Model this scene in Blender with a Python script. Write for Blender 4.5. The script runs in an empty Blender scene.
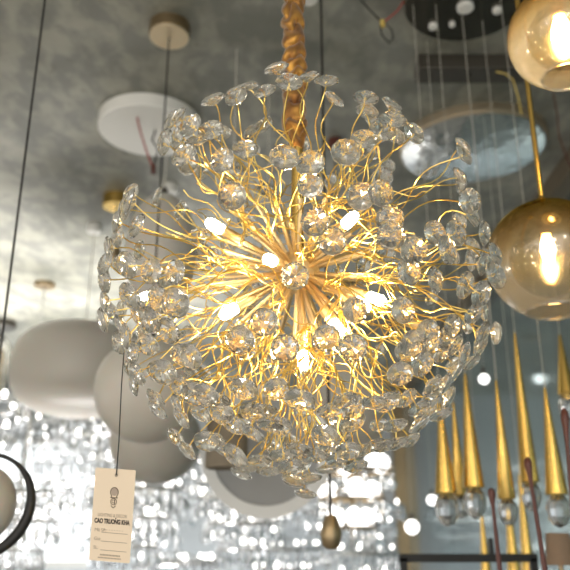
import bpy, math, random
from mathutils import Vector, Matrix
random.seed(7)
S = bpy.context.scene
COL = S.collection
# ---------------------------------------------------------------- camera
F = 750.0; PITCH = math.radians(19.0); EYE = Vector((0, 0, 1.5)); HC = 3.2
cam_d = bpy.data.cameras.new('camera'); cam = bpy.data.objects.new('camera', cam_d); COL.objects.link(cam)
cam.location = EYE; cam.rotation_euler = (math.radians(90) + PITCH, 0, 0)
cam_d.sensor_width = 36; cam_d.lens = F / 570 * 36; cam_d.clip_start = .02
cam_d.dof.use_dof = True; cam_d.dof.focus_distance = 0.98; cam_d.dof.aperture_fstop = 5.2
S.camera = cam
# ---------------------------------------------------------------- world, lights, exposure
w = bpy.data.worlds.new('world'); S.world = w; w.use_nodes = True
w.node_tree.nodes['Background'].inputs[0].default_value = (1, .975, .93, 1)
w.node_tree.nodes['Background'].inputs[1].default_value = 1.0
def area(name, loc, target, sx, sy, e, col):
    d = bpy.data.lights.new(name, 'AREA'); d.shape = 'RECTANGLE'; d.size = sx; d.size_y = sy; d.energy = e; d.color = col
    o = bpy.data.objects.new(name, d); COL.objects.link(o); o.location = loc
    o.rotation_euler = (Vector(target) - Vector(loc)).to_track_quat('-Z', 'Y').to_euler(); return o
area('front_fill', (-1.0, -2.6, 2.0), (-.3, 2, 2.4), 4, 2.4, 22, (1, .97, .93))  # unseen soft fill added behind the camera
up_fill = area('ceiling_fill', (-2.3, 5.4, .35), (-2.3, 5.0, 3.2), 3.2, 1.6, 110, (1, .97, .94)); up_fill.data.spread = math.radians(75)  # unseen upward fill added below frame to brighten the rear ceiling
area('back_wall_fill', (-1.5, 7.9, .3), (-1.5, 9, 1.9), 4.5, .5, 42, (.95, .98, 1))  # unseen fill added low down to brighten the back wall
# unseen point lights added for crystal sparkle, standing in for other showroom lamps
rl = random.Random(5)
for i in range(20):
    d = bpy.data.lights.new('sparkle_light', 'POINT'); d.energy = rl.uniform(2.5, 6); d.shadow_soft_size = rl.uniform(.04, .08); d.color = (1, .95, .86) if i % 3 else (1, .86, .66)
    o = bpy.data.objects.new('sparkle_light', d); COL.objects.link(o)
    o.location = (rl.uniform(-3.4, 1.2), rl.uniform(-2.6, -.3), rl.uniform(1.3, 2.9)) if i < 14 else (rl.uniform(-3.6, -1.9), rl.uniform(.4, 2.2), rl.uniform(1.0, 2.7))
S.view_settings.view_transform = 'Standard'; S.view_settings.look = 'None'
S.view_settings.exposure = 0.18; S.view_settings.gamma = 1.0; S.view_settings.use_curve_mapping = False
S.cycles.max_bounces = 14; S.cycles.transmission_bounces = 12; S.cycles.transparent_max_bounces = 16
S.cycles.sample_clamp_indirect = 12; S.cycles.caustics_refractive = True

def ray(px, py):
    x = (px - 285) / F; y = (285 - py) / F
    return Vector((x, math.cos(PITCH) - y * math.sin(PITCH), math.sin(PITCH) + y * math.cos(PITCH)))
def at(px, py, dist): return EYE + ray(px, py).normalized() * dist
def aty(px, py, Y): d = ray(px, py); return EYE + d * (Y / d.y)
def ceil_at(px, py): d = ray(px, py); return EYE + d * ((HC - EYE.z) / d.z)
def pxm(p, n):   # metres spanned by n pixels at p
    r = Vector(p) - EYE; return n / F * (r.y * math.cos(PITCH) + r.z * math.sin(PITCH))

# ---------------------------------------------------------------- materials
def nm(name):
    m = bpy.data.materials.new(name); m.use_nodes = True; return m, m.node_tree.nodes, m.node_tree.links, m.node_tree.nodes['Principled BSDF']
def pbr(name, col, rough=.5, metal=0., trans=0., ior=1.45, noise=0., nscale=20, bump=0., **kw):
    m, N, L, b = nm(name)
    b.inputs['Base Color'].default_value = (*col, 1); b.inputs['Roughness'].default_value = rough
    b.inputs['Metallic'].default_value = metal; b.inputs['Transmission Weight'].default_value = trans; b.inputs['IOR'].default_value = ior
    for k, v in kw.items(): b.inputs[k.replace('_', ' ')].default_value = v
    if noise or bump:
        t = N.new('ShaderNodeTexCoord'); n = N.new('ShaderNodeTexNoise'); n.inputs['Scale'].default_value = nscale; n.inputs['Detail'].default_value = 4
        L.new(t.outputs['Object'], n.inputs['Vector'])
        if noise:
            mx = N.new('ShaderNodeMix'); mx.data_type = 'RGBA'
            mx.inputs[6].default_value = (*[c * (1 - noise) for c in col], 1); mx.inputs[7].default_value = (*[min(1, c * (1 + noise)) for c in col], 1)
            L.new(n.outputs['Fac'], mx.inputs[0]); L.new(mx.outputs[2], b.inputs['Base Color'])
        if bump:
            bp = N.new('ShaderNodeBump'); bp.inputs['Strength'].default_value = bump; bp.inputs['Distance'].default_value = .01
            L.new(n.outputs['Fac'], bp.inputs['Height']); L.new(bp.outputs[0], b.inputs['Normal'])
    return m
def emis(name, col, s):
    m, N, L, b = nm(name); b.inputs['Base Color'].default_value = (*col, 1)
    b.inputs['Emission Color'].default_value = (*col, 1); b.inputs['Emission Strength'].default_value = s; return m
M = {}
M['brass'] = pbr('brass_wire', (.93, .65, .19), .28, 1, noise=.12, nscale=30)
M['stem'] = pbr('satin_brass', (.80, .62, .36), .38, 1, noise=.1, nscale=60)
M['gold'] = pbr('polished_gold', (.78, .52, .15), .25, 1, noise=.08, nscale=15)
M['bronze'] = pbr('bronze', (.36, .27, .16), .35, .9, noise=.15)
M['crystal'] = pbr('crystal', (1, .975, .92), 0.0, 0, .95, 1.54)
M['crystal_back'] = pbr('clear_crystal', (.97, .98, 1), 0.02, 0, .95, 1.48)
M['bulb'] = emis('warm_bulb', (1, .80, .48), 90)
M['cap_glass'] = pbr('frosted_cap', (.9, .86, .8), .4)
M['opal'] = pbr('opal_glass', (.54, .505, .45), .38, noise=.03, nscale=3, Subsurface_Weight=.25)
M['opal_rim'] = pbr('opal_rim', (.80, .80, .79), .3)
M['white'] = pbr('white_enamel', (.78, .77, .73), .3, noise=.03, nscale=6)
M['black'] = pbr('black_cord', (.015, .014, .013), .5, noise=.2)
M['greycord'] = pbr('clear_cord', (.55, .52, .45), .35)
M['red'] = pbr('red_wire', (.35, .05, .04), .5)
M['yellow'] = pbr('yellow_wire', (.6, .45, .12), .5)
M['mirror_steel'] = pbr('mirror_steel', (.88, .9, .9), .05, 1, bump=1.0, nscale=11)
M['dark_mirror'] = pbr('black_chrome', (.12, .11, .09), .12, .9)
M['dark_metal'] = pbr('dark_metal', (.10, .09, .075), .35, .5)
M['maroon'] = pbr('dark_red_leather', (.11, .035, .025), .3)
M['shade'] = pbr('brown_shade', (.26, .18, .12), .8, noise=.1)
M['taupe'] = pbr('taupe_fabric', (.24, .20, .15), .85, noise=.15, nscale=40)
M['chrome'] = pbr('chrome', (.9, .9, .92), .1, 1)
M['ink'] = pbr('ink', (.06, .045, .035), .8); M['soft_ink'] = pbr('faded_ink', (.36, .29, .22), .9)
M['paper'] = pbr('kraft_paper', (.80, .655, .49), .8, noise=.04, nscale=8)
M['cool_bulb'] = emis('cool_bulb', (1, .97, .92), 5)
M['globe_bulb'] = emis('globe_bulb', (1, .98, .95), 2.6)
M['flame'] = emis('filament_bulb', (1, .70, .30), 45)
def fabric():
    m, N, L, b = nm('satin_sleeve'); t = N.new('ShaderNodeTexCoord'); n = N.new('ShaderNodeTexNoise'); n.inputs['Scale'].default_value = 45
    L.new(t.outputs['Object'], n.inputs['Vector']); r = N.new('ShaderNodeValToRGB')
    r.color_ramp.elements[0].position = .3; r.color_ramp.elements[0].color = (.15, .05, .009, 1); r.color_ramp.elements[1].position = .7; r.color_ramp.elements[1].color = (.50, .25, .04, 1)
    L.new(n.outputs['Fac'], r.inputs[0]); L.new(r.outputs[0], b.inputs['Base Color']); b.inputs['Roughness'].default_value = .38; b.inputs['Metallic'].default_value = .65
    b.inputs['Sheen Weight'].default_value = .4; return m
M['satin'] = fabric()
def concrete():
    m, N, L, b = nm('bare_concrete'); t = N.new('ShaderNodeTexCoord')
    def noise(sc, det, vec=None, dist=0):
        n = N.new('ShaderNodeTexNoise'); n.inputs['Scale'].default_value = sc; n.inputs['Detail'].default_value = det; n.inputs['Distortion'].default_value = dist
        L.new(vec or t.outputs['Object'], n.inputs['Vector']); return n
    mp = N.new('ShaderNodeMapping'); mp.inputs['Scale'].default_value = (2.2, 1.3, 1); L.new(t.outputs['Object'], mp.inputs[0])
    a = noise(1.6, 9, None, .6); c = noise(5.5, 9, mp.outputs[0], .3); s = noise(9, 3, None, 1.2)
    r1 = N.new('ShaderNodeValToRGB'); e = r1.color_ramp.elements; e[0].position = .30; e[0].color = (.17, .17, .135, 1); e[1].position = .68; e[1].color = (.37, .365, .32, 1)
    L.new(a.outputs['Fac'], r1.inputs[0])
    r2 = N.new('ShaderNodeValToRGB'); e = r2.color_ramp.elements; e[0].position = .42; e[0].color = (.74, .76, .77, 1); e[1].position = .60; e[1].color = (1.14, 1.13, 1.1, 1)
    L.new(c.outputs['Fac'], r2.inputs[0])
    r3 = N.new('ShaderNodeValToRGB'); e = r3.color_ramp.elements; e[0].position = .68; e[0].color = (1, 1, 1, 1); e[1].position = .78; e[1].color = (.62, .6, .56, 1)
    L.new(s.outputs['Fac'], r3.inputs[0])
    m1 = N.new('ShaderNodeMix'); m1.data_type = 'RGBA'; m1.blend_type = 'MULTIPLY'; m1.inputs[0].default_value = 1
    L.new(r1.outputs[0], m1.inputs[6]); L.new(r2.outputs[0], m1.inputs[7])
    m2 = N.new('ShaderNodeMix'); m2.data_type = 'RGBA'; m2.blend_type = 'MULTIPLY'; m2.inputs[0].default_value = 1
    L.new(m1.outputs[2], m2.inputs[6]); L.new(r3.outputs[0], m2.inputs[7]); L.new(m2.outputs[2], b.inputs['Base Color'])
    b.inputs['Roughness'].default_value = .48
    bp = N.new('ShaderNodeBump'); bp.inputs['Strength'].default_value = .25; bp.inputs['Distance'].default_value = .02; L.new(c.outputs['Fac'], bp.inputs['Height']); L.new(bp.outputs[0], b.inputs['Normal'])
    return m
M['concrete'] = concrete()
def glasswall():
    m, N, L, b = nm('grey_mirror_panels'); t = N.new('ShaderNodeTexCoord'); sx = N.new('ShaderNodeSeparateXYZ'); L.new(t.outputs['Object'], sx.inputs[0])
    ml = N.new('ShaderNodeMath'); ml.operation = 'MULTIPLY'; ml.inputs[1].default_value = 1.6; L.new(sx.outputs['Y'], ml.inputs[0])
    fl = N.new('ShaderNodeMath'); fl.operation = 'FLOOR'; L.new(ml.outputs[0], fl.inputs[0])
    wn = N.new('ShaderNodeTexWhiteNoise'); wn.noise_dimensions = '1D'; L.new(fl.outputs[0], wn.inputs['W'])
    r = N.new('ShaderNodeValToRGB'); r.color_ramp.elements[0].color = (.22, .28, .285, 1); r.color_ramp.elements[1].color = (.40, .51, .52, 1)
    L.new(wn.outputs['Value'], r.inputs[0]); L.new(r.outputs[0], b.inputs['Base Color'])
    b.inputs['Metallic'].default_value = .75; b.inputs['Roughness'].default_value = .14; return m
M['glasswall'] = glasswall()
def gradient_glass(top, zc, h):
    """blown glass with a gold metal coat that thins out towards the open bottom"""
    m, N, L, b = nm('gold_coated_glass'); out = N['Material Output']; N.remove(b)
    t = N.new('ShaderNodeTexCoord'); sx = N.new('ShaderNodeSeparateXYZ'); L.new(t.outputs['Object'], sx.inputs[0])
    mr = N.new('ShaderNodeMapRange'); mr.interpolation_type = 'SMOOTHSTEP'; mr.inputs['From Min'].default_value = zc - h; mr.inputs['From Max'].default_value = zc + h; L.new(sx.outputs['Z'], mr.inputs['Value'])
    tr = N.new('ShaderNodeBsdfTransparent'); tc = N.new('ShaderNodeMix'); tc.data_type = 'RGBA'
    tc.inputs[6].default_value = (.93, .91, .88, 1); tc.inputs[7].default_value = (.50, .38, .08, 1); L.new(mr.outputs[0], tc.inputs[0]); L.new(tc.outputs[2], tr.inputs[0])
    gl = N.new('ShaderNodeBsdfGlossy'); gl.inputs['Roughness'].default_value = .12; gc = N.new('ShaderNodeMix'); gc.data_type = 'RGBA'
    gc.inputs[6].default_value = (1, 1, 1, 1); gc.inputs[7].default_value = (.66, .49, .11, 1); L.new(mr.outputs[0], gc.inputs[0]); L.new(gc.outputs[2], gl.inputs[0])
    lw = N.new('ShaderNodeLayerWeight'); lw.inputs[0].default_value = .35
    a = N.new('ShaderNodeMath'); a.operation = 'MULTIPLY_ADD'; a.inputs[1].default_value = .55; L.new(mr.outputs[0], a.inputs[0])
    sc = N.new('ShaderNodeMath'); sc.operation = 'MULTIPLY'; sc.inputs[1].default_value = .75; L.new(lw.outputs['Fresnel'], sc.inputs[0]); L.new(sc.outputs[0], a.inputs[2]); a.use_clamp = True
    mx = N.new('ShaderNodeMixShader'); L.new(a.outputs[0], mx.inputs[0]); L.new(tr.outputs[0], mx.inputs[1]); L.new(gl.outputs[0], mx.inputs[2]); df = N.new('ShaderNodeBsdfTranslucent'); L.new(gc.outputs[2], df.inputs[0]); m2 = N.new('ShaderNodeMixShader'); m2.inputs[0].default_value = .04
    L.new(mx.outputs[0], m2.inputs[1]); L.new(df.outputs[0], m2.inputs[2]); L.new(m2.outputs[0], out.inputs[0]); return m

# ---------------------------------------------------------------- mesh helpers
class G:
    def __init__(s): s.v = []; s.f = []
    def add(s, v, f): n = len(s.v); s.v += [tuple(x) for x in v]; s.f += [tuple(n + i for i in q) for q in f]; return s
    def tube(s, pts, r, k=6, r2=None, caps=True):
        pts = [Vector(p) for p in pts]; n = len(pts); vs = []; t = (pts[1] - pts[0]).normalized()
        u = t.orthogonal().normalized()
        for i, p in enumerate(pts):
            t = (pts[min(i + 1, n - 1)] - pts[max(i - 1, 0)]).normalized(); u = (u - t * u.dot(t)).normalized(); w_ = t.cross(u)
            rr = r[i] if isinstance(r, (list, tuple)) else (r if r2 is None else r + (r2 - r) * i / (n - 1))
            for j in range(k): a = 2 * math.pi * j / k; vs.append(p + (u * math.cos(a) + w_ * math.sin(a)) * rr)
        fs = [(i * k + j, i * k + (j + 1) % k, (i + 1) * k + (j + 1) % k, (i + 1) * k + j) for i in range(n - 1) for j in range(k)]
        if caps: fs += [tuple(range(k))[::-1], tuple((n - 1) * k + j for j in range(k))]
        return s.add(vs, fs)
    def lathe(s, prof, k=32, mat=None, closed=False):
        """prof: list of (r, z); r=0 makes a pole"""
        mat = mat or Matrix.Identity(4); vs = []; rings = []
        for r, z in prof:
            if r <= 1e-9: rings.append([len(vs)]); vs.append(mat @ Vector((0, 0, z)))
            else:
                rings.append(list(range(len(vs), len(vs) + k)))
                for j in range(k): a = 2 * math.pi * j / k; vs.append(mat @ Vector((r * math.cos(a), r * math.sin(a), z)))
        fs = []; R = rings + ([rings[0]] if closed else [])
        for a, b in zip(R[:-1], R[1:]):
            for j in range(k):
                q = [a[j % len(a)], a[(j + 1) % len(a)], b[(j + 1) % len(b)], b[j % len(b)]]; q2 = []
                [q2.append(x) for x in q if x not in q2]
                if len(q2) > 2: fs.append(tuple(q2))
        return s.add(vs, fs)
    def box(s, c, d, mat=None):
        x, y, z = [e / 2 for e in d]; vs = [Vector((sx * x, sy * y, sz * z)) for sx in (-1, 1) for sy in (-1, 1) for sz in (-1, 1)]
        if mat: vs = [mat @ v for v in vs]
        vs = [v + Vector(c) for v in vs]
        return s.add(vs, [(0, 1, 3, 2), (4, 6, 7, 5), (0, 4, 5, 1), (2, 3, 7, 6), (0, 2, 6, 4), (1, 5, 7, 3)])
    def mesh(s, name, mat, smooth=True):
        me = bpy.data.meshes.new(name); me.from_pydata(s.v, [], s.f); me.update(); me.materials.append(mat)
        if smooth: me.polygons.foreach_set('use_smooth', [True] * len(me.polygons))
        return me
    def obj(s, name, mat, parent=None, smooth=True, bevel=0, **kw):
        o = bpy.data.objects.new(name, s.mesh(name, mat, smooth)); COL.objects.link(o)
        if bevel: b = o.modifiers.new('b', 'BEVEL'); b.width = bevel; b.segments = 3; b.limit_method = 'ANGLE'
        if smooth: 
            try: o.data.set_sharp_from_angle(angle=math.radians(42))
            except Exception: pass
        if parent: o.parent = parent
        for k, v in kw.items(): o[k] = v
        return o
def thing(name, loc, label, cat, group=None):
    o = bpy.data.objects.new(name, None); o.empty_display_size = .02; COL.objects.link(o); o.location = loc; o['label'] = label; o['category'] = cat
    if group: o['group'] = group
    return o
def link(me, name, parent, loc=(0, 0, 0), rot=None, scale=1):
    o = bpy.data.objects.new(name, me); COL.objects.link(o); o.parent = parent
    m = Matrix.Translation(loc) @ (rot.to_matrix().to_4x4() if rot else Matrix.Identity(4)) @ Matrix.Scale(scale, 4); o.matrix_basis = m; return o
def circ(c, r, n=40, nx=Vector((1, 0, 0)), ny=Vector((0, 1, 0))):
    return [Vector(c) + nx * r * math.cos(2 * math.pi * i / n) + ny * r * math.sin(2 * math.pi * i / n) for i in range(n + 1)]
def cap(r, h, rb=.004):   # profile of a canopy disc hanging down from z=0
    return [(0, 0), (r, 0), (r, -h + rb), (r - rb, -h), (0, -h)]

# ---------------------------------------------------------------- structure
def struct(name, g, m, smooth=False): o = g.obj(name, m, None, smooth); o['kind'] = 'structure'; return o
XR = 1.38; XL = -4.6; YB = 9.0; YF = -1.2
struct('ceiling', G().box(((XL + XR) / 2, (YB + YF) / 2, HC + .05), (XR - XL + .2, YB - YF + .2, .1)), M['concrete'])
struct('floor', G().box(((XL + XR) / 2, (YB + YF) / 2, -.05), (XR - XL + .2, YB - YF + .2, .1)), pbr('floor_tile', (.45, .43, .40), .25, noise=.1, nscale=2))
struct('wall_back', G().box(((XL + XR) / 2, YB + .05, HC / 2), (XR - XL + .2, .1, HC)), pbr('pale_wall', (.56, .59, .61), .5, noise=.08, nscale=2))
struct('wall_right', G().box((XR + .05, (YB + YF) / 2, HC / 2), (.1, YB - YF, HC)), M['glasswall'])
struct('wall_left', G().box((XL - .05, (YB + YF) / 2, HC / 2), (.1, YB - YF, HC)), pbr('pale_plaster', (.6, .6, .58), .6, noise=.05, nscale=2))
struct('trim_right', G().box((XR - .04, (YB + YF) / 2, HC - .05), (.09, YB - YF, .1)), pbr('brown_beam', (.15, .12, .08), .5))
struct('trim_corner', G().box((XR - .06, YB - .1, HC / 2), (.12, .16, HC)), M['bronze'])
# daylight window far back on the left
struct('window_1', G().box((-3.05, YB - .02, 1.95), (1.7, .03, 1.3)), emis('window_daylight', (.95, .98, 1), .95))
g = G()
for x in (-3.93, -3.05, -2.17): g.box((x, YB - .05, 1.95), (.07, .06, 1.4))
for z in (1.27, 2.63): g.box((-3.05, YB - .05, z), (1.83, .06, .07))
struct('trim_window', g, M['white'])

# ---------------------------------------------------------------- main chandelier
C = at(298, 272, 1.15)
CH = thing('flower_chandelier', C, 'large brass burst chandelier of curling crystal-tipped wires under a gathered gold sleeve', 'chandelier')
fwd = (C - EYE).normalized()
PX = """213,100 236,97 289,82 308,77 327,81 366,98 264,125 252,133 211,130 190,125 197,141 245,149 222,160 232,174 232,196 299,144 284,157 310,185 346,152
364,139 371,151 310,163 361,196 184,155 392,105 393,120 383,130 414,133 374,155 381,193 333,182 171,121 165,142 178,138 179,155 195,140
130,201 117,222 137,226 105,264 109,248 105,280 151,271 175,272 175,303 105,301 112,311 103,320 130,296 121,325 140,313 168,331 191,334 119,343 133,354
182,355 191,370 137,373 134,385 156,398 190,356 179,385 194,394 158,410 178,404 201,412 221,412 235,408 176,437 187,450 207,441 223,448 246,467
254,411 253,433 182,418 218,399 264,410 305,408 280,426 312,428 289,439 298,448 330,446 271,446 260,460 241,473 271,471 291,467 294,480 326,469 310,478
305,493 330,410 339,423 344,435 353,408 349,451 337,460 276,389 244,389 408,350 430,344 353,348 400,374 422,364 432,385 445,383 454,364 472,362 480,345
464,353 448,397 440,414 419,408 419,424 387,402 406,398 411,440 398,443 385,445 364,450 374,402 353,422 356,466 374,445 382,191 390,219 435,233 456,233
470,201 484,233 472,215 447,250 470,261 482,264 495,254 496,275 465,285 481,294 474,313 468,324 484,312 482,334 409,271 435,280 410,343 428,332 452,326
446,338 461,355 454,372 414,250 403,310 391,236 315,222 332,241 295,276 264,322 240,340 285,348 327,338 233,199 359,197 355,310 300,400 190,331 126,336
148,345 150,320 160,300 118,235 127,265 442,352 430,400 455,345 235,455 315,455 283,455 300,465 345,400 270,425 234,424 163,372 205,395 325,435 395,425""".split()
pts = []
for s_ in PX:
    a, b = map(float, s_.split(','))
    if all((a - q[0]) ** 2 + (b - q[1]) ** 2 > 30 for q in pts): pts.append((a, b))
CR = []
for a, b in pts:
    d = ray(a, b).normalized(); oc = C - EYE; tc = oc.dot(d); dd = math.sqrt(max(0, oc.length_squared - tc * tc))
    R = .30 + random.uniform(-.02, .012)
    front = True
    if a == 295 and b == 276: R = .27
    if dd > .14 and dd < .27 and random.random() < .16: front = False   # some of the deep ones sit on the far side
    off = math.sqrt(max(0, R * R - dd * dd)) if dd < R else random.uniform(-.03, .03)
    p = EYE + d * (tc - off if front else tc + off)
    CR.append(p - C)
NB = 62; DIR = []
for i in range(NB):
    z = 1 - 2 * (i + .5) / NB; a = i * 2.399963; r = math.sqrt(1 - z * z); DIR.append(Vector((r * math.cos(a), r * math.sin(a), z)))
asg = {i: [] for i in range(NB)}
for p in CR:
    asg[max(range(NB), key=lambda i: DIR[i].dot(p.normalized()) - .004 * max(0, len(asg[i]) - 4))].append(p)
for i in range(NB):          # the far side carries crystals too
    while len(asg[i]) < 3 and DIR[i].dot(fwd) > -.15 and DIR[i].z < .93:
        q = (DIR[i] + Vector([random.uniform(-.32, .32) for _ in range(3)])).normalized() * random.uniform(.27, .31); asg[i].append(q)
# crystal mesh: faceted lens with radial pavilion
def crystal_mesh(n=12):
    R = .0178; vs = []; fs = []
    rings = [(.42, .40, 0), (.78, .27, .5), (1.0, .05, 0), (1.0, -.06, 0)]
    for r, z, o in rings:
        for j in range(n): a = 2 * math.pi * (j + o) / n; vs.append((R * r * math.cos(a), R * r * math.sin(a), R * z))
    vs.append((0, 0, R * .36)); vs.append((0, 0, -R * .50)); T, B = len(vs) - 2, len(vs) - 1
    for j in range(n):
        k = (j + 1) % n
        fs += [(T, j, k), (j, n + j, k), (k, n + j, n + k), (n + j, 2 * n + j, 2 * n + k), (n + j, 2 * n + k, n + k), (2 * n + j, 3 * n + j, 3 * n + k, 2 * n + k), (3 * n + j, B, 3 * n + k)]
    g = G(); g.add(vs, fs); return g
cg = crystal_mesh(); cme = cg.mesh('crystal', M['crystal'], False)
def wire(p0, dr, p1, amp):
    L_ = (p1 - p0).length; a = p0 + dr * L_ * random.uniform(.15, .4)
    side = Vector([random.uniform(-1, 1) for _ in range(3)]); side = (side - (p1 - p0).normalized() * side.dot((p1 - p0).normalized())).normalized()
    side2 = side.cross((p1 - p0).normalized()); b = p1 - p1.normalized() * L_ * random.uniform(.2, .45) + side * L_ * random.uniform(-.38, .38)
    out = []; ph = random.uniform(0, 6.28); fr = random.uniform(1.0, 1.9)
    for i in range(19):
        t = i / 18; q = p0 * (1 - t) ** 3 + a * 3 * t * (1 - t) ** 2 + b * 3 * t * t * (1 - t) + p1 * t ** 3
        e = math.sin(math.pi * t); q = q + side * amp * e * math.sin(ph + fr * 6.28 * t) + side2 * amp * e * .7 * math.cos(ph * 1.7 + fr * 5 * t); out.append(q)
    return out
allc = sorted([(( p + C - EYE).length, i, k) for i in range(NB) for k, p in enumerate(asg[i])])
near = set((i, k) for _, i, k in allc[:100])
rest = G()
for i in range(NB):
    d = DIR[i]
    if not asg[i] and d.dot(fwd) > -.2 and d.z > .93: continue
    g = G(); tl = random.uniform(.092, .128); g0 = G(); g0.tube([d * .022, d * tl], .0033, 8); g0.tube([d * (tl - .010), d * (tl + .003)], .0042, 8)
    for k, p in enumerate(asg[i]): g.tube(wire(d * (tl - .002), d, p * .985, random.uniform(.010, .024)), .00095, 5)
    for _ in range(1 if len(asg[i]) > 4 else 2):   # short spare curls
        q = (d + Vector([random.uniform(-.5, .5) for _ in range(3)])).normalized() * random.uniform(.17, .25)
        g.tube(wire(d * (tl - .002), d, q, random.uniform(.014, .028)), .0009, 5)
    br = g0.obj('branch', M['stem'], CH); g.obj('wire_spray', M['brass'], br)
    for k, p in enumerate(asg[i]):
        n_ = (p.normalized() + Vector([random.uniform(-.34, .34) for _ in range(3)])).normalized(); sc = random.uniform(.88, 1.08)
        if (p + C - EYE).length < .885: n_ = (-fwd + Vector([random.uniform(-.15, .15) for _ in range(3)])).normalized(); sc = .95
        rot = n_.to_track_quat('Z', 'Y')
        if (i, k) in near: link(cme, 'crystal', br, p, rot, sc)
        else:
            m = Matrix.Translation(p) @ rot.to_matrix().to_4x4() @ Matrix.Scale(sc, 4); rest.add([m @ Vector(v) for v in cg.v], cg.f)
ro = rest.obj('crystal', M['crystal'], CH, False, kind='stuff')
# hub
G().lathe([(0, -.034), (.018, -.030), (.030, -.016), (.034, 0), (.030, .016), (.018, .030), (0, .034)], 28).obj('hub', M['stem'], CH)
# bulbs on sockets
bme = G().lathe([(0, .016), (.0045, .0145), (.0078, .009), (.0082, 0), (.0078, -.012), (.005, -.0145), (0, -.015)], 18).mesh('bulb', M['bulb'])
for a, b, rr in ((215, 226, .15), (270, 260, .14), (350, 220, .14), (376, 299, .14), (337, 328, .14), (303, 360, .15), (229, 312, .13), (275, 352, .17), (431, 332, .19), (148, 296, .22), (362, 305, .155)):
    d = ray(a, b).normalized(); tc = (C - EYE).dot(d); dd = (EYE + d * tc - C).length
    p = EYE + d * (tc - math.sqrt(max(0, rr * rr - dd * dd)) * (1 if rr < .165 else -1)) - C; n_ = p.normalized(); Lp = p.length
    g = G(); g.tube([n_ * .025, n_ * (Lp - .045)], .0038, 8); g.tube([n_ * (Lp - .047), n_ * (Lp - .044), n_ * (Lp - .016), n_ * (Lp - .013)], [.004, .0078, .0078, .006], 14)
    so = g.obj('bulb_socket', M['stem'], CH); link(bme, 'bulb', so, p, n_.to_track_quat('Z', 'Y'), 1.0 if rr < .165 else .8)
# down tube, gathered sleeve, ceiling cup
top = HC - C.z
zs = (EYE + ray(292, 150) * (C.y / ray(292, 150).y)).z - C.z
G().tube([(0, 0, .02), (0, 0, zs + .02)], .0095, 16).obj('down_tube', M['gold'], CH)
g = G(); n = 620; k = 48; vs = []
from mathutils import noise
for i in range(n):
    z = zs + (top - zs) * i / (n - 1); taper = min(1, .5 + (z - zs) * 14)
    for j in range(k):
        a = 2 * math.pi * j / k
        h = noise.noise(Vector((math.cos(a) * .9, math.sin(a) * .9, z * 38)))
        w1 = noise.noise(Vector((math.cos(a) * .7 + 9, math.sin(a) * .7, z * 9)))
        fold = abs(math.sin(z * 105 + 4.2 * w1 + 1.6 * h)) ** .7
        r = (.0118 + .0062 * fold + .0042 * h) * taper * (1.18 - .3 * (z - zs))
        vs.append((r * math.cos(a) + .0018 * math.sin(38 * z) - .011 * z, r * math.sin(a), z))
g.add(vs, [(i * k + j, i * k + (j + 1) % k, (i + 1) * k + (j + 1) % k, (i + 1) * k + j) for i in range(n - 1) for j in range(k)])
g.obj('fabric_sleeve', M['satin'], CH)
G().lathe([(0, top), (.075, top), (.073, top - .012), (.03, top - .03), (0, top - .03)], 32).obj('ceiling_cup', M['gold'], CH)

# ---------------------------------------------------------------- paper tag
tc_ = at(112.5, 515, 1.06); TW, TH = pxm(tc_, 42) , pxm(tc_, 91)
TG = thing('price_tag', tc_, 'kraft paper price tag on a black thread below the chandelier', 'tag')
TG.rotation_euler = (math.radians(96), 0, math.radians(4)); TG.rotation_euler = (math.radians(104), math.radians(4.5), math.radians(-6))
g = G(); rc = .0022; vs = []
for cx, cy, a0 in ((TW / 2 - rc, TH / 2 - rc, 0), (-TW / 2 + rc, TH / 2 - rc, 90), (-TW / 2 + rc, -TH / 2 + rc, 180), (TW / 2 - rc, -TH / 2 + rc, 270)):
    for q in range(5): a = math.radians(a0 + q * 22.5); vs.append((cx + rc * math.cos(a), cy + rc * math.sin(a)))
n = len(vs); V3 = [(x, y, .0004) for x, y in vs] + [(x, y, -.0004) for x, y in vs]
g.add(V3, [tuple(range(n)), tuple(range(n, 2 * n))[::-1]] + [(i, n + i, n + (i + 1) % n, (i + 1) % n) for i in range(n)])
g.obj('card', M['paper'], TG, False)
def text(body, size, x, y, mat, width=None, bold=0.0, align='CENTER'):
    cu = bpy.data.curves.new('lettering', 'FONT'); cu.body = body; cu.size = size; cu.align_x = align; cu.align_y = 'CENTER'; cu.extrude = .00012; cu.offset = bold
    o = bpy.data.objects.new('lettering', cu); COL.objects.link(o); bpy.context.view_layer.update()
    dg = bpy.context.evaluated_depsgraph_get(); me = bpy.data.meshes.new_from_object(o.evaluated_get(dg)); bpy.data.objects.remove(o)
    me.materials.clear(); me.materials.append(mat)
    xs = [v.co.x for v in me.vertices]; wd = max(xs) - min(xs); sx = (width / wd) if width else 1
    for v in me.vertices: v.co.x *= sx
    o = bpy.data.objects.new('lettering', me); COL.objects.link(o); o.parent = TG; o.location = (x, y, .0006); return o
u = TW / 42
text('LIGHTING & DECOR', 4.6 * u, 0, -0.6 * u, M['soft_ink'], 30 * u)
nmx = text('CAO TRUONG KHA', 6.2 * u, 0, -6.6 * u, M['ink'], 36.5 * u, .30 * u)
g = G()   # Vietnamese marks: horns on U and O, grave over O
for hx in (.9, 4.9): g.box(((hx + 1.25) * u, -4.8 * u, .0006), (.9 * u, .7 * u, .0002))
g.tube([(3.2 * u, -2.6 * u, .0006), (4.3 * u, -3.5 * u, .0006)], .38 * u, 5); g.obj('lettering_mark', M['ink'], TG, False)
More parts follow.
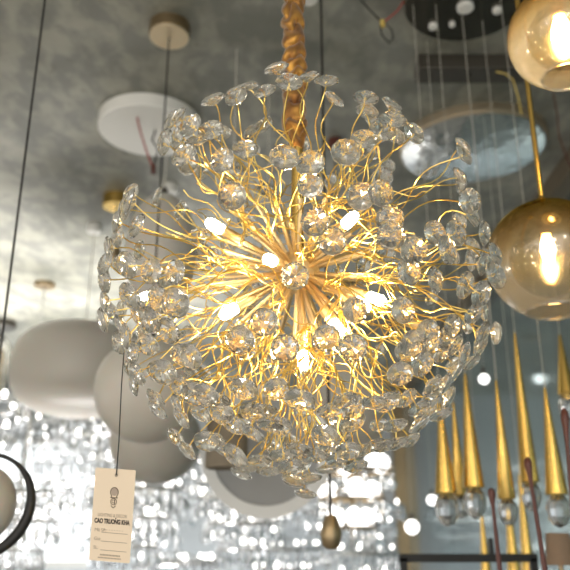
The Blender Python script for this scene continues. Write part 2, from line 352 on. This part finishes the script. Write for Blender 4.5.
for q, s_ in enumerate(('Mã SP:', 'Giá:', 'SL:')):
    y = -15.5 * u - q * 8.6 * u; text(s_, 4.6 * u, -17.5 * u, y, M['soft_ink'], None, 0, 'LEFT')
    g = G(); g.box((3.5 * u, y - 2.0 * u, .0006), (27 * u, .5 * u, .0002)); g.obj('printed_line', M['soft_ink'], TG, False)
text('- - - - - - - -', 4 * u, 2 * u, -14.5 * u, M['soft_ink'], 20 * u)
text('www', 0.01 * u, 0, 0, M['soft_ink']) if False else None
g = G()
for q in range(14): g.box((-9.5 * u + q * 1.5 * u, -40.5 * u + 1.2 * u, .0006), (1.0 * u, 1.5 * u, .0002))
for q in range(16): g.box((-11.5 * u + q * 1.5 * u, -40.5 * u - 1.6 * u, .0006), (1.0 * u, 1.2 * u, .0002))
g.obj('small_print', M['soft_ink'], TG, False)
# lamp emblem: bulb outline over a small swirl
g = G()
c0 = Vector((.5 * u, 22.5 * u, .0007)); arc = [c0 + Vector((math.cos(math.radians(a)) * 4.0 * u, math.sin(math.radians(a)) * 4.6 * u, 0)) for a in range(-55, 236, 10)]
g.tube(arc, .42 * u, 5); g.tube([arc[0], c0 + Vector((3.4 * u, -5.2 * u, 0))], .4 * u, 5); g.tube([arc[-1], c0 + Vector((-3.4 * u, -5.2 * u, 0))], .4 * u, 5)
g.box(c0 + Vector((0, -5.4 * u, 0)), (7.4 * u, 1.0 * u, .0002))
g.tube(circ((.3 * u, 13.2 * u, .0007), 3.1 * u, 22), .36 * u, 5); g.box((1.4 * u, 13.2 * u, .0007), (.9 * u, 4.6 * u, .0002)); g.tube(circ((0, 13.4 * u, .0007), 1.5 * u, 16), .3 * u, 5)
g.tube([(-2.2 * u, 9.2 * u, .0007), (.3 * u, 7.0 * u, .0007), (2.6 * u, 9.2 * u, .0007)], .45 * u, 5); g.obj('emblem', pbr('brown_ink', (.16, .12, .09), .8), TG, False)
G().add([Vector((.5 * u + 3.4 * u * math.cos(a * .3927), 22.8 * u + 3.9 * u * math.sin(a * .3927), .00052)) for a in range(16)], [tuple(range(16))]).obj('emblem_fill', pbr('pale_brown_ink', (.42, .33, .26), .8), TG, False)
# thread from the lower left crystals to the hole
Mi = (Matrix.Translation(tc_) @ TG.rotation_euler.to_matrix().to_4x4()).inverted()
hole = Vector((1.5 * u, TH / 2 - 6 * u, .0015)); thr_top = at(124, 352, 1.08)
G().tube([hole, Vector((1.6 * u, TH / 2 + 1.5 * u, .001)), Mi @ at(119, 440, 1.06), Mi @ at(121.5, 385, 1.07), Mi @ thr_top], .0008, 6).obj('thread', M['black'], TG)
G().tube(circ(hole, 1.3 * u, 14), .25 * u, 5).obj('eyelet', M['ink'], TG)

# ---------------------------------------------------------------- pendants
def cord(t, z0, z1, r, m): return G().tube([(0, 0, z0), (0, 0, (z0 + z1) / 2), (0, 0, z1)], r, 8).obj('cord', m, t)
def ell(rx, rz, n=28, ex=1.0):
    pr = []
    for i in range(n + 1):
        a = -math.pi / 2 + math.pi * i / n; c_, s_ = abs(math.cos(a)) ** ex, abs(math.sin(a)) ** ex; pr.append((rx * c_ if 0 < i < n else 0, rz * s_ * (1 if a > 0 else -1)))
    return pr
def opal(name, px, py, Y, rx, rz, label, canopy_r=.05, cm='gold', cordm='black', cr=.003, canopy=True, neck=.02, ex=1.0):
    p = aty(px, py, Y); t = thing(name, p, label, 'lamp'); X = pxm(p, rx); Z = pxm(p, rz) * 1.0
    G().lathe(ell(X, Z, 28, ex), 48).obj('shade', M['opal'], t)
    G().lathe([(0, Z - .012), (.014, Z - .012), (.014, Z + neck), (.008, Z + neck + .012), (0, Z + neck + .012)], 18).obj('neck', M['dark_metal'], t)
    h = HC - p.z; cord(t, Z + neck, h - .01, cr, M[cordm])
    if canopy:
        c_ = G().lathe([(a, h + b) for a, b in cap(canopy_r, .045)], 40).obj('canopy', M['bronze' if cm == 'stem' else cm], t)  # brass cap: shade on its side put into dark bronze, underside kept paler
        if cm == 'stem': G().lathe([(0, h - .044), (canopy_r * .97, h - .044), (canopy_r * .96, h - .05), (0, h - .05)], 40).obj('cap_face', pbr('pale_brass', (.88, .74, .52), .35, .8), c_)
    return t
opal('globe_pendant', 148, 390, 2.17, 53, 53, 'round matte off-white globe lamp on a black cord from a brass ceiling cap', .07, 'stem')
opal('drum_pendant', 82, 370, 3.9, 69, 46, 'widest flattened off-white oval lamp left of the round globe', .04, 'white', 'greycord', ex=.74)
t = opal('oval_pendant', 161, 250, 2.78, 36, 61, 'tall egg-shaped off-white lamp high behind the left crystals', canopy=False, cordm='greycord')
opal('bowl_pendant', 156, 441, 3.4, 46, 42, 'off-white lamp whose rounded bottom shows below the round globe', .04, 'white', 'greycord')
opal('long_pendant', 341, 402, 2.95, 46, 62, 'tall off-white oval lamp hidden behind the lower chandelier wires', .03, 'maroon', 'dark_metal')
# brass cap pendant partly behind the left crystals
p = ceil_at(118, 197); t = thing('socket_pendant', p, 'small bare brass socket lamp under a round brass ceiling cap beside the tall egg lamp', 'lamp')
G().lathe(cap(.075, .06), 36).obj('canopy', M['gold'], t); cord(t, -.25, -.05, .003, M['black'])
G().lathe([(0, -.24), (.03, -.24), (.036, -.30), (.036, -.36), (.028, -.38), (0, -.38)], 20).obj('socket', M['bronze'], t)
# white ceiling disc
p = ceil_at(150, 121); t = thing('ceiling_disc', p, 'large round white ceiling plate with loose wires above the egg lamp', 'ceiling plate')
r = pxm(p, 50); G().lathe(cap(r, .055, .006), 64).obj('disc', M['white'], t)
def rel(q): return Vector(q) - p
zz = -.06
G().tube([(-.03, -.12, -.055), (-.02, -.07, -.10), (.0, -.04, -.16), (.03, -.03, -.24)], .004, 6).obj('loose_wire', M['red'], t)
G().tube([(.03, -.02, -.055), (.02, -.03, -.11), (.05, -.04, -.16), (.032, -.03, -.235)], .004, 6).obj('loose_wire', M['black'], t)
G().tube([(.032, -.03, -.225), (.034, -.03, -.265)], .009, 8).obj('wire_connector', M['maroon'], t)
# round disc lamp behind the bottom of the chandelier
p = aty(266, 450, 2.6); t = thing('round_panel_lamp', p, 'big round grey panel lamp with a pale rim behind the chandelier bottom', 'lamp'); r = pxm(p, 65); Rx = Matrix.Rotation(math.radians(90), 4, 'X')
G().lathe([(r - .04, -.03), (r - .04, -.05), (r - .03, -.056), (r - .006, -.05), (r, -.04), (r, .03), (r - .04, .03)], 64, Matrix.Rotation(math.radians(-78), 4, 'X') @ Matrix.Scale(-1, 4, (0, 0, 1)), True).obj('rim', M['opal_rim'], t)
G().lathe([(0, -.02), (r - .038, -.02), (r - .038, .025), (0, .025)], 64, Matrix.Rotation(math.radians(-78), 4, 'X')).obj('diffuser', pbr('grey_diffuser', (.34, .34, .34), .4), t)
cord(t, r - .01, HC - p.z, .002, M['greycord'])
# taupe box lamp
p = aty(227, 441, 2.3); t = thing('cylinder_pendant', p, 'taupe cylinder lamp in front of the round grey panel lamp', 'lamp'); a, b = pxm(p, 21), pxm(p, 27)
G().lathe([(0, b), (a * .96, b), (a, b - .006), (a, -b + .004), (a - .004, -b), (a - .008, -b), (a - .008, b - .02), (0, b - .02)], 40).obj('shade', M['taupe'], t)
G().tube([(0, 0, b), (0, 0, b + .03)], .012, 12).obj('neck', M['dark_metal'], t)
cord(t, b, HC - p.z, .0022, M['greycord'])
# black ring pendant, left edge
p = aty(-19, 504, 1.5); t = thing('ring_pendant', p, 'black ring lamp holding a white globe at the left edge', 'lamp'); r = pxm(p, 53)
g = G(); nx = Vector((1, 0, 0)); nz = Vector((0, .12, 1)).normalized()
g.tube(circ((0, 0, 0), r - .006, 60, nx, nz), [.0042 + .006 * max(0, math.cos(2 * math.pi * i / 60 + .6)) for i in range(61)], 10); g.obj('ring', M['black'], t)
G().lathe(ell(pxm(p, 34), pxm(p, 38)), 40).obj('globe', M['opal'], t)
G().tube([(0, 0, r * .62), (0, 0, r)], .006, 10).obj('neck', M['black'], t)
cord(t, r, HC - p.z, .0028, M['black']); G().lathe([(a, HC - p.z + b) for a, b in cap(.05, .03)], 30).obj('canopy', M['black'], t)
# small lantern far left
p = ceil_at(0, 322); t = thing('lantern_pendant', p, 'small clear glass lantern with brass middle under dark ceiling cap, left edge', 'lamp')
G().lathe(cap(.13, .05), 30).obj('canopy', M['dark_metal'], t); cord(t, -.2, -.03, .004, M['black'])
zb = aty(5, 370, p.y).z - p.z; g = G(); g.lathe([(.03, zb + .30), (.12, zb + .2), (.17, zb + .02), (.14, zb - .22), (.136, zb - .22), (.165, zb + .02), (.116, zb + .195), (.028, zb + .295)], 30)
g.obj('glass', M['crystal'], t); G().lathe([(0, zb + .2), (.05, zb + .2), (.055, zb - .15), (0, zb - .16)], 24).obj('brass_core', M['gold'], t); G().tube([(0, 0, -.2), (0, 0, zb + .2)], .008, 8).obj('rod', M['bronze'], t)
# black cord pendant in the centre
p = aty(331, 532, 1.9); t = thing('bronze_pendant', p, 'small bronze lamp on a black cord straight behind the chandelier', 'lamp'); r = pxm(p, 11)
G().lathe([(0, r * 1.5), (r * .5, r * 1.45), (r * .75, r * .8), (r, -r * .2), (r * .8, -r * 1.2), (r * .4, -r * 1.5), (0, -r * 1.5)], 28).obj('body', M['bronze'], t)
cord(t, r * 1.4, HC - p.z, .0036, M['black']); G().lathe([(a, HC - p.z + b) for a, b in cap(.05, .03)], 30).obj('canopy', M['black'], t)
# small pale ceiling cap at the top edge
p = ceil_at(309, -4); t = thing('ceiling_rose', p, 'small pale ceiling rose at the top edge beside the gold sleeve', 'ceiling rose'); G().lathe(cap(pxm(p, 9), .02), 24).obj('cap', M['white'], t)

# gold gradient globes
def globe(px, py, dist, rad, label, bulb_dx, bulb_s, tilt):
    p = at(px, py, dist); t = thing('gold_globe_pendant', p, label, 'lamp', None); r = pxm(p, rad)
    pr = []; a0 = -math.radians(63)
    for i in range(36):
        a = a0 + (math.radians(86) - a0) * i / 35; pr.append((r * math.cos(a), r * math.sin(a)))
    inn = [(x * .982, z * .982) for x, z in pr][::-1]
    G().lathe(pr + inn, 64, None, True).obj('glass', gradient_glass(None, r * .22, r * .60), t)
    G().tube(circ((0, 0, pr[0][1]), pr[0][0], 48), .0026, 8).obj('glass_lip', M['crystal_back'], t)
    G().lathe([(0, r * 1.0), (.02, r * .985), (.018, r * 1.03), (.0065, r * 1.12), (0, r * 1.12)], 24).obj('cap', M['gold'], t)
    G().tube([(0, 0, r * 1.05), (0, 0, HC - p.z)], .0055, 12).obj('rod', M['gold'], t)
    G().lathe([(0, r * .95), (.013, r * .95), (.013, r * .42), (0, r * .42)], 18).obj('bulb_holder', M['gold'], t)
    z = r * .42; s = bulb_s
    G().lathe([(0, z), (.009 * s, z), (.016 * s, z - .022 * s), (.018 * s, z - .04 * s), (.013 * s, z - .062 * s), (.005 * s, z - .082 * s), (0, z - .086 * s)], 20).obj('bulb', M['flame'], t)
    return t
globe(549, 259, 1.55, 61, 'gold to clear glass globe lamp on gold rod, lower of the two', 0, .80, 0)
globe(562, 36, 1.45, 53, 'gold to clear glass globe lamp cut by the top right corner', 0, 1.0, 0)

# ---------------------------------------------------------------- ceiling fittings upper right
p = ceil_at(468, -8); t = thing('cluster_canopy', p, 'round black mirrored ceiling plate with small white cord grips, top right', 'ceiling plate'); r = pxm(p, 64)
G().lathe(cap(r, .035), 56).obj('plate', M['dark_mirror'], t)
def on_plate(px, py, z=HC - .035): d = ray(px, py); return EYE + d * ((z - EYE.z) / d.z)
for a, b, s in ((433, 25, .012), (465, 6, .022), (497, 9, .012), (452, 23, .008)):
    q = on_plate(a, b) - p; G().lathe([(x, z) for x, z in cap(s * 1.25, .014, .003)], 18, Matrix.Translation(q)).obj('cord_grip', M['white'], t)
p = ceil_at(470, 62); t = thing('bar_canopy', p, 'long dark rectangular ceiling box between the black plate and the mirror plate', 'ceiling box')
G().box((.06, 0, -.03), (pxm(p, 140), .10, .06)).obj('box', M['dark_metal'], t, True, .003); G().tube([(-.01, -.01, -.06), (-.01, -.01, -.066)], .006, 10).obj('screw', M['black'], t)
p = ceil_at(472, 142); t = thing('mirror_canopy', p, 'large round mirror polished ceiling plate right of the chandelier', 'ceiling plate'); r = pxm(p, 72)
G().lathe([(0, 0), (r, 0), (r, -.035), (r * .97, -.045), (r * .97, -.03), (0, -.03)], 64).obj('rim', pbr('brushed_beige_metal', (.62, .52, .38), .35, .8), t)
G().lathe([(0, -.031), (r * .965, -.031), (r * .965, -.046), (r * .93, -.05), (0, -.05)], 64).obj('mirror', M['mirror_steel'], t)
p = ceil_at(500, 58); t = thing('yellow_wire', p, 'thin yellow wire curling from the long dark ceiling box', 'wire')
G().tube([(-.02, 0, -.06), (.01, -.01, -.075), (.035, -.01, -.10), (.05, 0, -.16), (.055, 0, -.24)], .003, 6).obj('wire', M['yellow'], t)
p = ceil_at(384, 12); t = thing('loose_wires', p, 'looped black and red loose wires with connector on the bare ceiling', 'wire')
G().tube([(-.09, -.07, -.002), (-.05, -.03, -.02), (-.01, 0, -.04)], .0028, 6).obj('black_wire', M['black'], t)
G().tube([(.06, -.06, -.002), (.04, -.03, -.02), (.0, .0, -.04)], .0028, 6).obj('red_wire', M['red'], t)
G().tube([(.0, 0, -.04), (.025, .01, -.065), (.03, .02, -.09), (.015, .02, -.11), (-.01, .01, -.085), (-.015, 0, -.05)], .0028, 6).obj('black_loop', M['black'], t)
G().tube([(-.008, 0, -.035), (-.006, 0, -.06)], .009, 8).obj('connector', M['yellow'], t)
p = ceil_at(553, 92); t = thing('ceiling_wire', p, 'dark red wire dangling from the ceiling between the gold globe lamps', 'wire')
G().tube([(0, 0, 0), (.005, 0, -.1), (.0, 0, -.2), (.02, 0, -.3), (.06, 0, -.42), (.08, 0, -.5)], .0028, 6).obj('wire', M['maroon'], t)

# ---------------------------------------------------------------- cone pendants
PLATES = []
def clear(q):   # a cord ends at the underside of the plate it hangs from
    a, b, c = ceil_at(468, -8), ceil_at(470, 62), ceil_at(472, 142)
    if (Vector((q.x, q.y)) - a.xy).length < pxm(a, 64) + .005: return .036
    if (Vector((q.x, q.y)) - c.xy).length < pxm(c, 72) + .005: return .051
    if abs(q.y - b.y) < .06 and abs(q.x - b.x - .06) < pxm(b, 70) + .01: return .061
    return 0
def cone(bx, by, ln, wd, Y, label, group='gold cone pendants'):
    p = aty(bx, by, Y); t = thing('cone_pendant', p, label, 'lamp', group); r = pxm(p, wd / 2); L_ = pxm(p, ln) / math.cos(PITCH) * .98
    G().lathe([(0, 0), (r * .9, 0), (r, .003), (r * .55, L_ * .5), (r * .16, L_ * .97), (r * .12, L_), (0, L_)], 28).obj('cone', M['gold'], t)
    c = r * 1.12; n = 12; g = G(); g.lathe([(0, .0), (c * .5, 0), (c * .88, -c * .5), (c, -c * 1.1), (c * .9, -c * 1.7), (c * .55, -c * 2.3), (0, -c * 2.55)], n); g.obj('crystal_drop', M['crystal_back'], t, False)
    ht = HC - p.z - clear(p); G().tube([(0, 0, L_), (0, 0, (L_ + ht) / 2), (0, 0, ht)], .0009, 6).obj('cord', M['greycord'], t); return t
cone(446, 494, 88, 22, 2.02, 'gold cone lamp with crystal tip, leftmost beside the chandelier crystals')
cone(460, 495, 90, 16, 2.25, 'slim gold cone lamp squeezed between the two leftmost gold cones')
cone(474, 488, 112, 21, 2.02, 'long gold cone lamp, third from the left')
cone(507, 499, 116, 18, 1.98, 'gold cone lamp directly above the short dark stick')
cone(530, 483, 150, 19, 2.10, 'longest gold cone lamp, behind the tall dark stick')
cone(557, 495, 104, 22, 1.95, 'gold cone lamp above the brown shade')
cone(567, 395, 60, 18, 2.4, 'gold cone lamp cut off by the right edge')
cone(517, 600, 112, 17, 2.5, 'gold cone lamp hanging lower right of the short dark stick')
cone(531, 594, 112, 17, 2.7, 'gold cone lamp hanging lower behind the tall dark stick')
cone(489, 604, 90, 15, 2.9, 'gold cone lamp hanging lower left of the short dark stick')
for a, b, Y, rr, lb in ((484, 379, 4.5, 5, 'tiny round white bulb hanging above the second row of gold cones'), (412, 527, 4.9, 7, 'tiny round warm bulb hanging above the left end of the black rail'), (432, 500, 5.6, 5, 'tiny round white bulb below the leftmost gold cone')):
    p = aty(a, b, Y); t = thing('bulb_pendant', p, lb, 'lamp'); r = pxm(p, rr); G().lathe(ell(r, r, 14), 20).obj('bulb', M['globe_bulb'], t)
    G().tube([(0, 0, r * .9), (0, 0, r + .04)], .012, 10).obj('socket', M['dark_metal'], t); cord(t, r + .03, HC - p.z, .0015, M['greycord'])
# dark sticks, rail and shade
def stick(x0, y0, x1, y1, Y, label):
    p = aty(x1, y1, Y); t = thing('stem_rod', p, label, 'rod'); a = aty(x0, y0, Y) - p; u_ = -a.normalized() * .012
    P = [a, a - a * .02, a - a * .06, a - a * .12, a * .78, a * .5, Vector((0, 0, 0))]
    G().tube(P, [.0015, .007, .0085, .006, .0038, .0045, .006], 14).obj('rod', M['maroon'], t)
stick(491, 488, 502, 590, 1.7, 'short dark brown stick with rounded tip crossing the black rail')
stick(527, 457, 548, 590, 1.6, 'tall dark brown stick with rounded tip near the brown shade')
stick(564, 408, 580, 590, 1.5, 'dark brown stick cut off by the right edge')
p = aty(468, 558, 2.3); t = thing('display_rail', p, 'black horizontal display rail below the gold cones', 'rail'); L_ = pxm(p, 138)
G().box((0, 0, 0), (L_, .02, pxm(p, 8))).obj('bar', M['black'], t, True, .002); G().box((pxm(p, 24), 0, .03), (.012, .012, .05)).obj('peg', M['black'], t, True)
for sx in (-1, 1): G().box((sx * L_ * .47, 0, -p.z / 2), (.02, .02, p.z)).obj('post', M['black'], t, True)
p = aty(559, 549, 1.95); t = thing('table_shade', p, 'small brown tapered lampshade under the rightmost gold cone', 'lamp'); r = pxm(p, 14); h = pxm(p, 15)
G().lathe([(r * .82, h), (r, -h), (r - .002, -h), (r * .82 - .002, h)], 40, None, True).obj('lamp_shade', M['shade'], t)
G().lathe([(0, -h + .01), (.006, -h + .01), (.006, -p.z + .02), (.07, -p.z + .015), (.07, -p.z), (0, -p.z)], 24).obj('stand', M['bronze'], t)
G().box((0, 0, h * .9), (r * 1.6, .003, .003)).obj('spider', M['bronze'], t)

# ---------------------------------------------------------------- crystal chandeliers in the back of the shop
dropm = G().lathe([(0, 0), (.011, -.008), (.008, -.03), (.016, -.05), (.02, -.075), (.013, -.10), (0, -.125)], 6).mesh('crystal_drop', M['crystal_back'], False)
bulbm = G().lathe([(0, .03), (.010, .024), (.019, .008), (.021, -.01), (.013, -.026), (0, -.03)], 12).mesh('bulb', M['cool_bulb'])
bigbulb = G().lathe(ell(.062, .062, 12), 20).mesh('globe_bulb', M['globe_bulb'])
frames = {}
def back_chandelier(x, y, z, R, tiers, label, nd=26, nb=9, energy=3, metal='chrome', big=False):
    t = thing('crystal_chandelier', (x, y, z), label, 'chandelier', 'crystal chandeliers at the back of the shop'); g = G()
    for k in range(tiers):
        r = R * (1 - .24 * k); zz = -.17 * k
        g.tube(circ((0, 0, zz), r, 36), .011, 6); g.tube(circ((0, 0, zz + .03), r, 36), .005, 5)
        for a in range(4): g.tube([(0, 0, zz + .1), (r * math.cos(a * 1.571), r * math.sin(a * 1.571), zz)], .005, 5)
        n = int(nd * (1 - .2 * k))
        for j in range(n):
            a = 2 * math.pi * (j + .5 * (k % 2)) / n; link(dropm, 'crystal_drop', t, (r * math.cos(a), r * math.sin(a), zz - .006), None, random.uniform(.9, 1.25))
        m = max(3, int(nb * (1 - .3 * k)))
        for j in range(m):
            a = 2 * math.pi * (j + .3) / m
            if big: link(bigbulb, 'bulb', t, (r * .8 * math.cos(a), r * .8 * math.sin(a), zz + .06))
            else: link(bulbm, 'bulb', t, (r * .86 * math.cos(a), r * .86 * math.sin(a), zz + .055), None, random.uniform(.45, 1.0))
    g.tube([(0, 0, -.17 * tiers + .1), (0, 0, HC - z)], .009, 8)
    G().lathe([(a, HC - z + b) for a, b in cap(.07, .03)], 20).obj('canopy', M['bronze'], t)
    g.obj('frame', M[metal], t)
    return t
back = [  # x, y, z(top ring), R, tiers, label
 (-2.25, 5.3, 2.42, .42, 4, 'tiered crystal chandelier at the far left, below the flattened oval lamp'),
 (-1.38, 6.1, 2.45, .42, 4, 'tiered crystal chandelier just right of the flattened oval lamp'),
 (-1.66, 4.9, 1.80, .32, 3, 'low crystal chandelier seen left of the paper tag'),
 (-.96, 5.0, 1.82, .32, 3, 'low crystal chandelier seen right of the paper tag'),
 (-.30, 5.6, 1.80, .36, 3, 'low crystal chandelier below the round grey panel lamp'),
 (-.52, 6.6, 2.15, .40, 4, 'crystal chandelier behind the round grey panel lamp'),
 (-1.22, 7.4, 1.95, .45, 4, 'deep row crystal chandelier behind the paper tag'),
 (-2.15, 7.3, 2.55, .45, 4, 'deep row crystal chandelier in front of the daylight window'),
 (-3.10, 7.1, 2.6, .45, 4, 'deep row crystal chandelier near the left edge'),
 (.30, 7.2, 2.10, .42, 4, 'deep row crystal chandelier right of the round grey panel lamp'),
 (-.35, 8.3, 1.75, .48, 3, 'lowest crystal chandelier in the deepest row, centre'),
 (-1.8, 8.4, 1.70, .48, 3, 'lowest crystal chandelier in the deepest row, left'),
 (-2.55, 6.15, 1.75, .36, 3, 'low crystal chandelier seen just right of the black ring lamp'),
 (-.85, 6.2, 1.35, .32, 3, 'crystal chandelier cut by the bottom edge right of the paper tag'),
 (-.02, 6.5, 1.45, .34, 3, 'crystal chandelier cut by the bottom edge left of the small bronze lamp'),
 (.62, 6.3, 1.42, .28, 3, 'crystal chandelier cut by the bottom edge right of the small bronze lamp'),
 (.85, 8.2, 1.85, .40, 3, 'deepest crystal chandelier beside the mirrored right wall'),
]
for x, y, z, R, n_, lb in back: back_chandelier(x, y, z, R, n_, lb)
back_chandelier(.42, 4.9, 1.93, .27, 3, 'crystal chandelier with big round white bulbs below the main chandelier', 14, 5, 4, 'bronze', True)
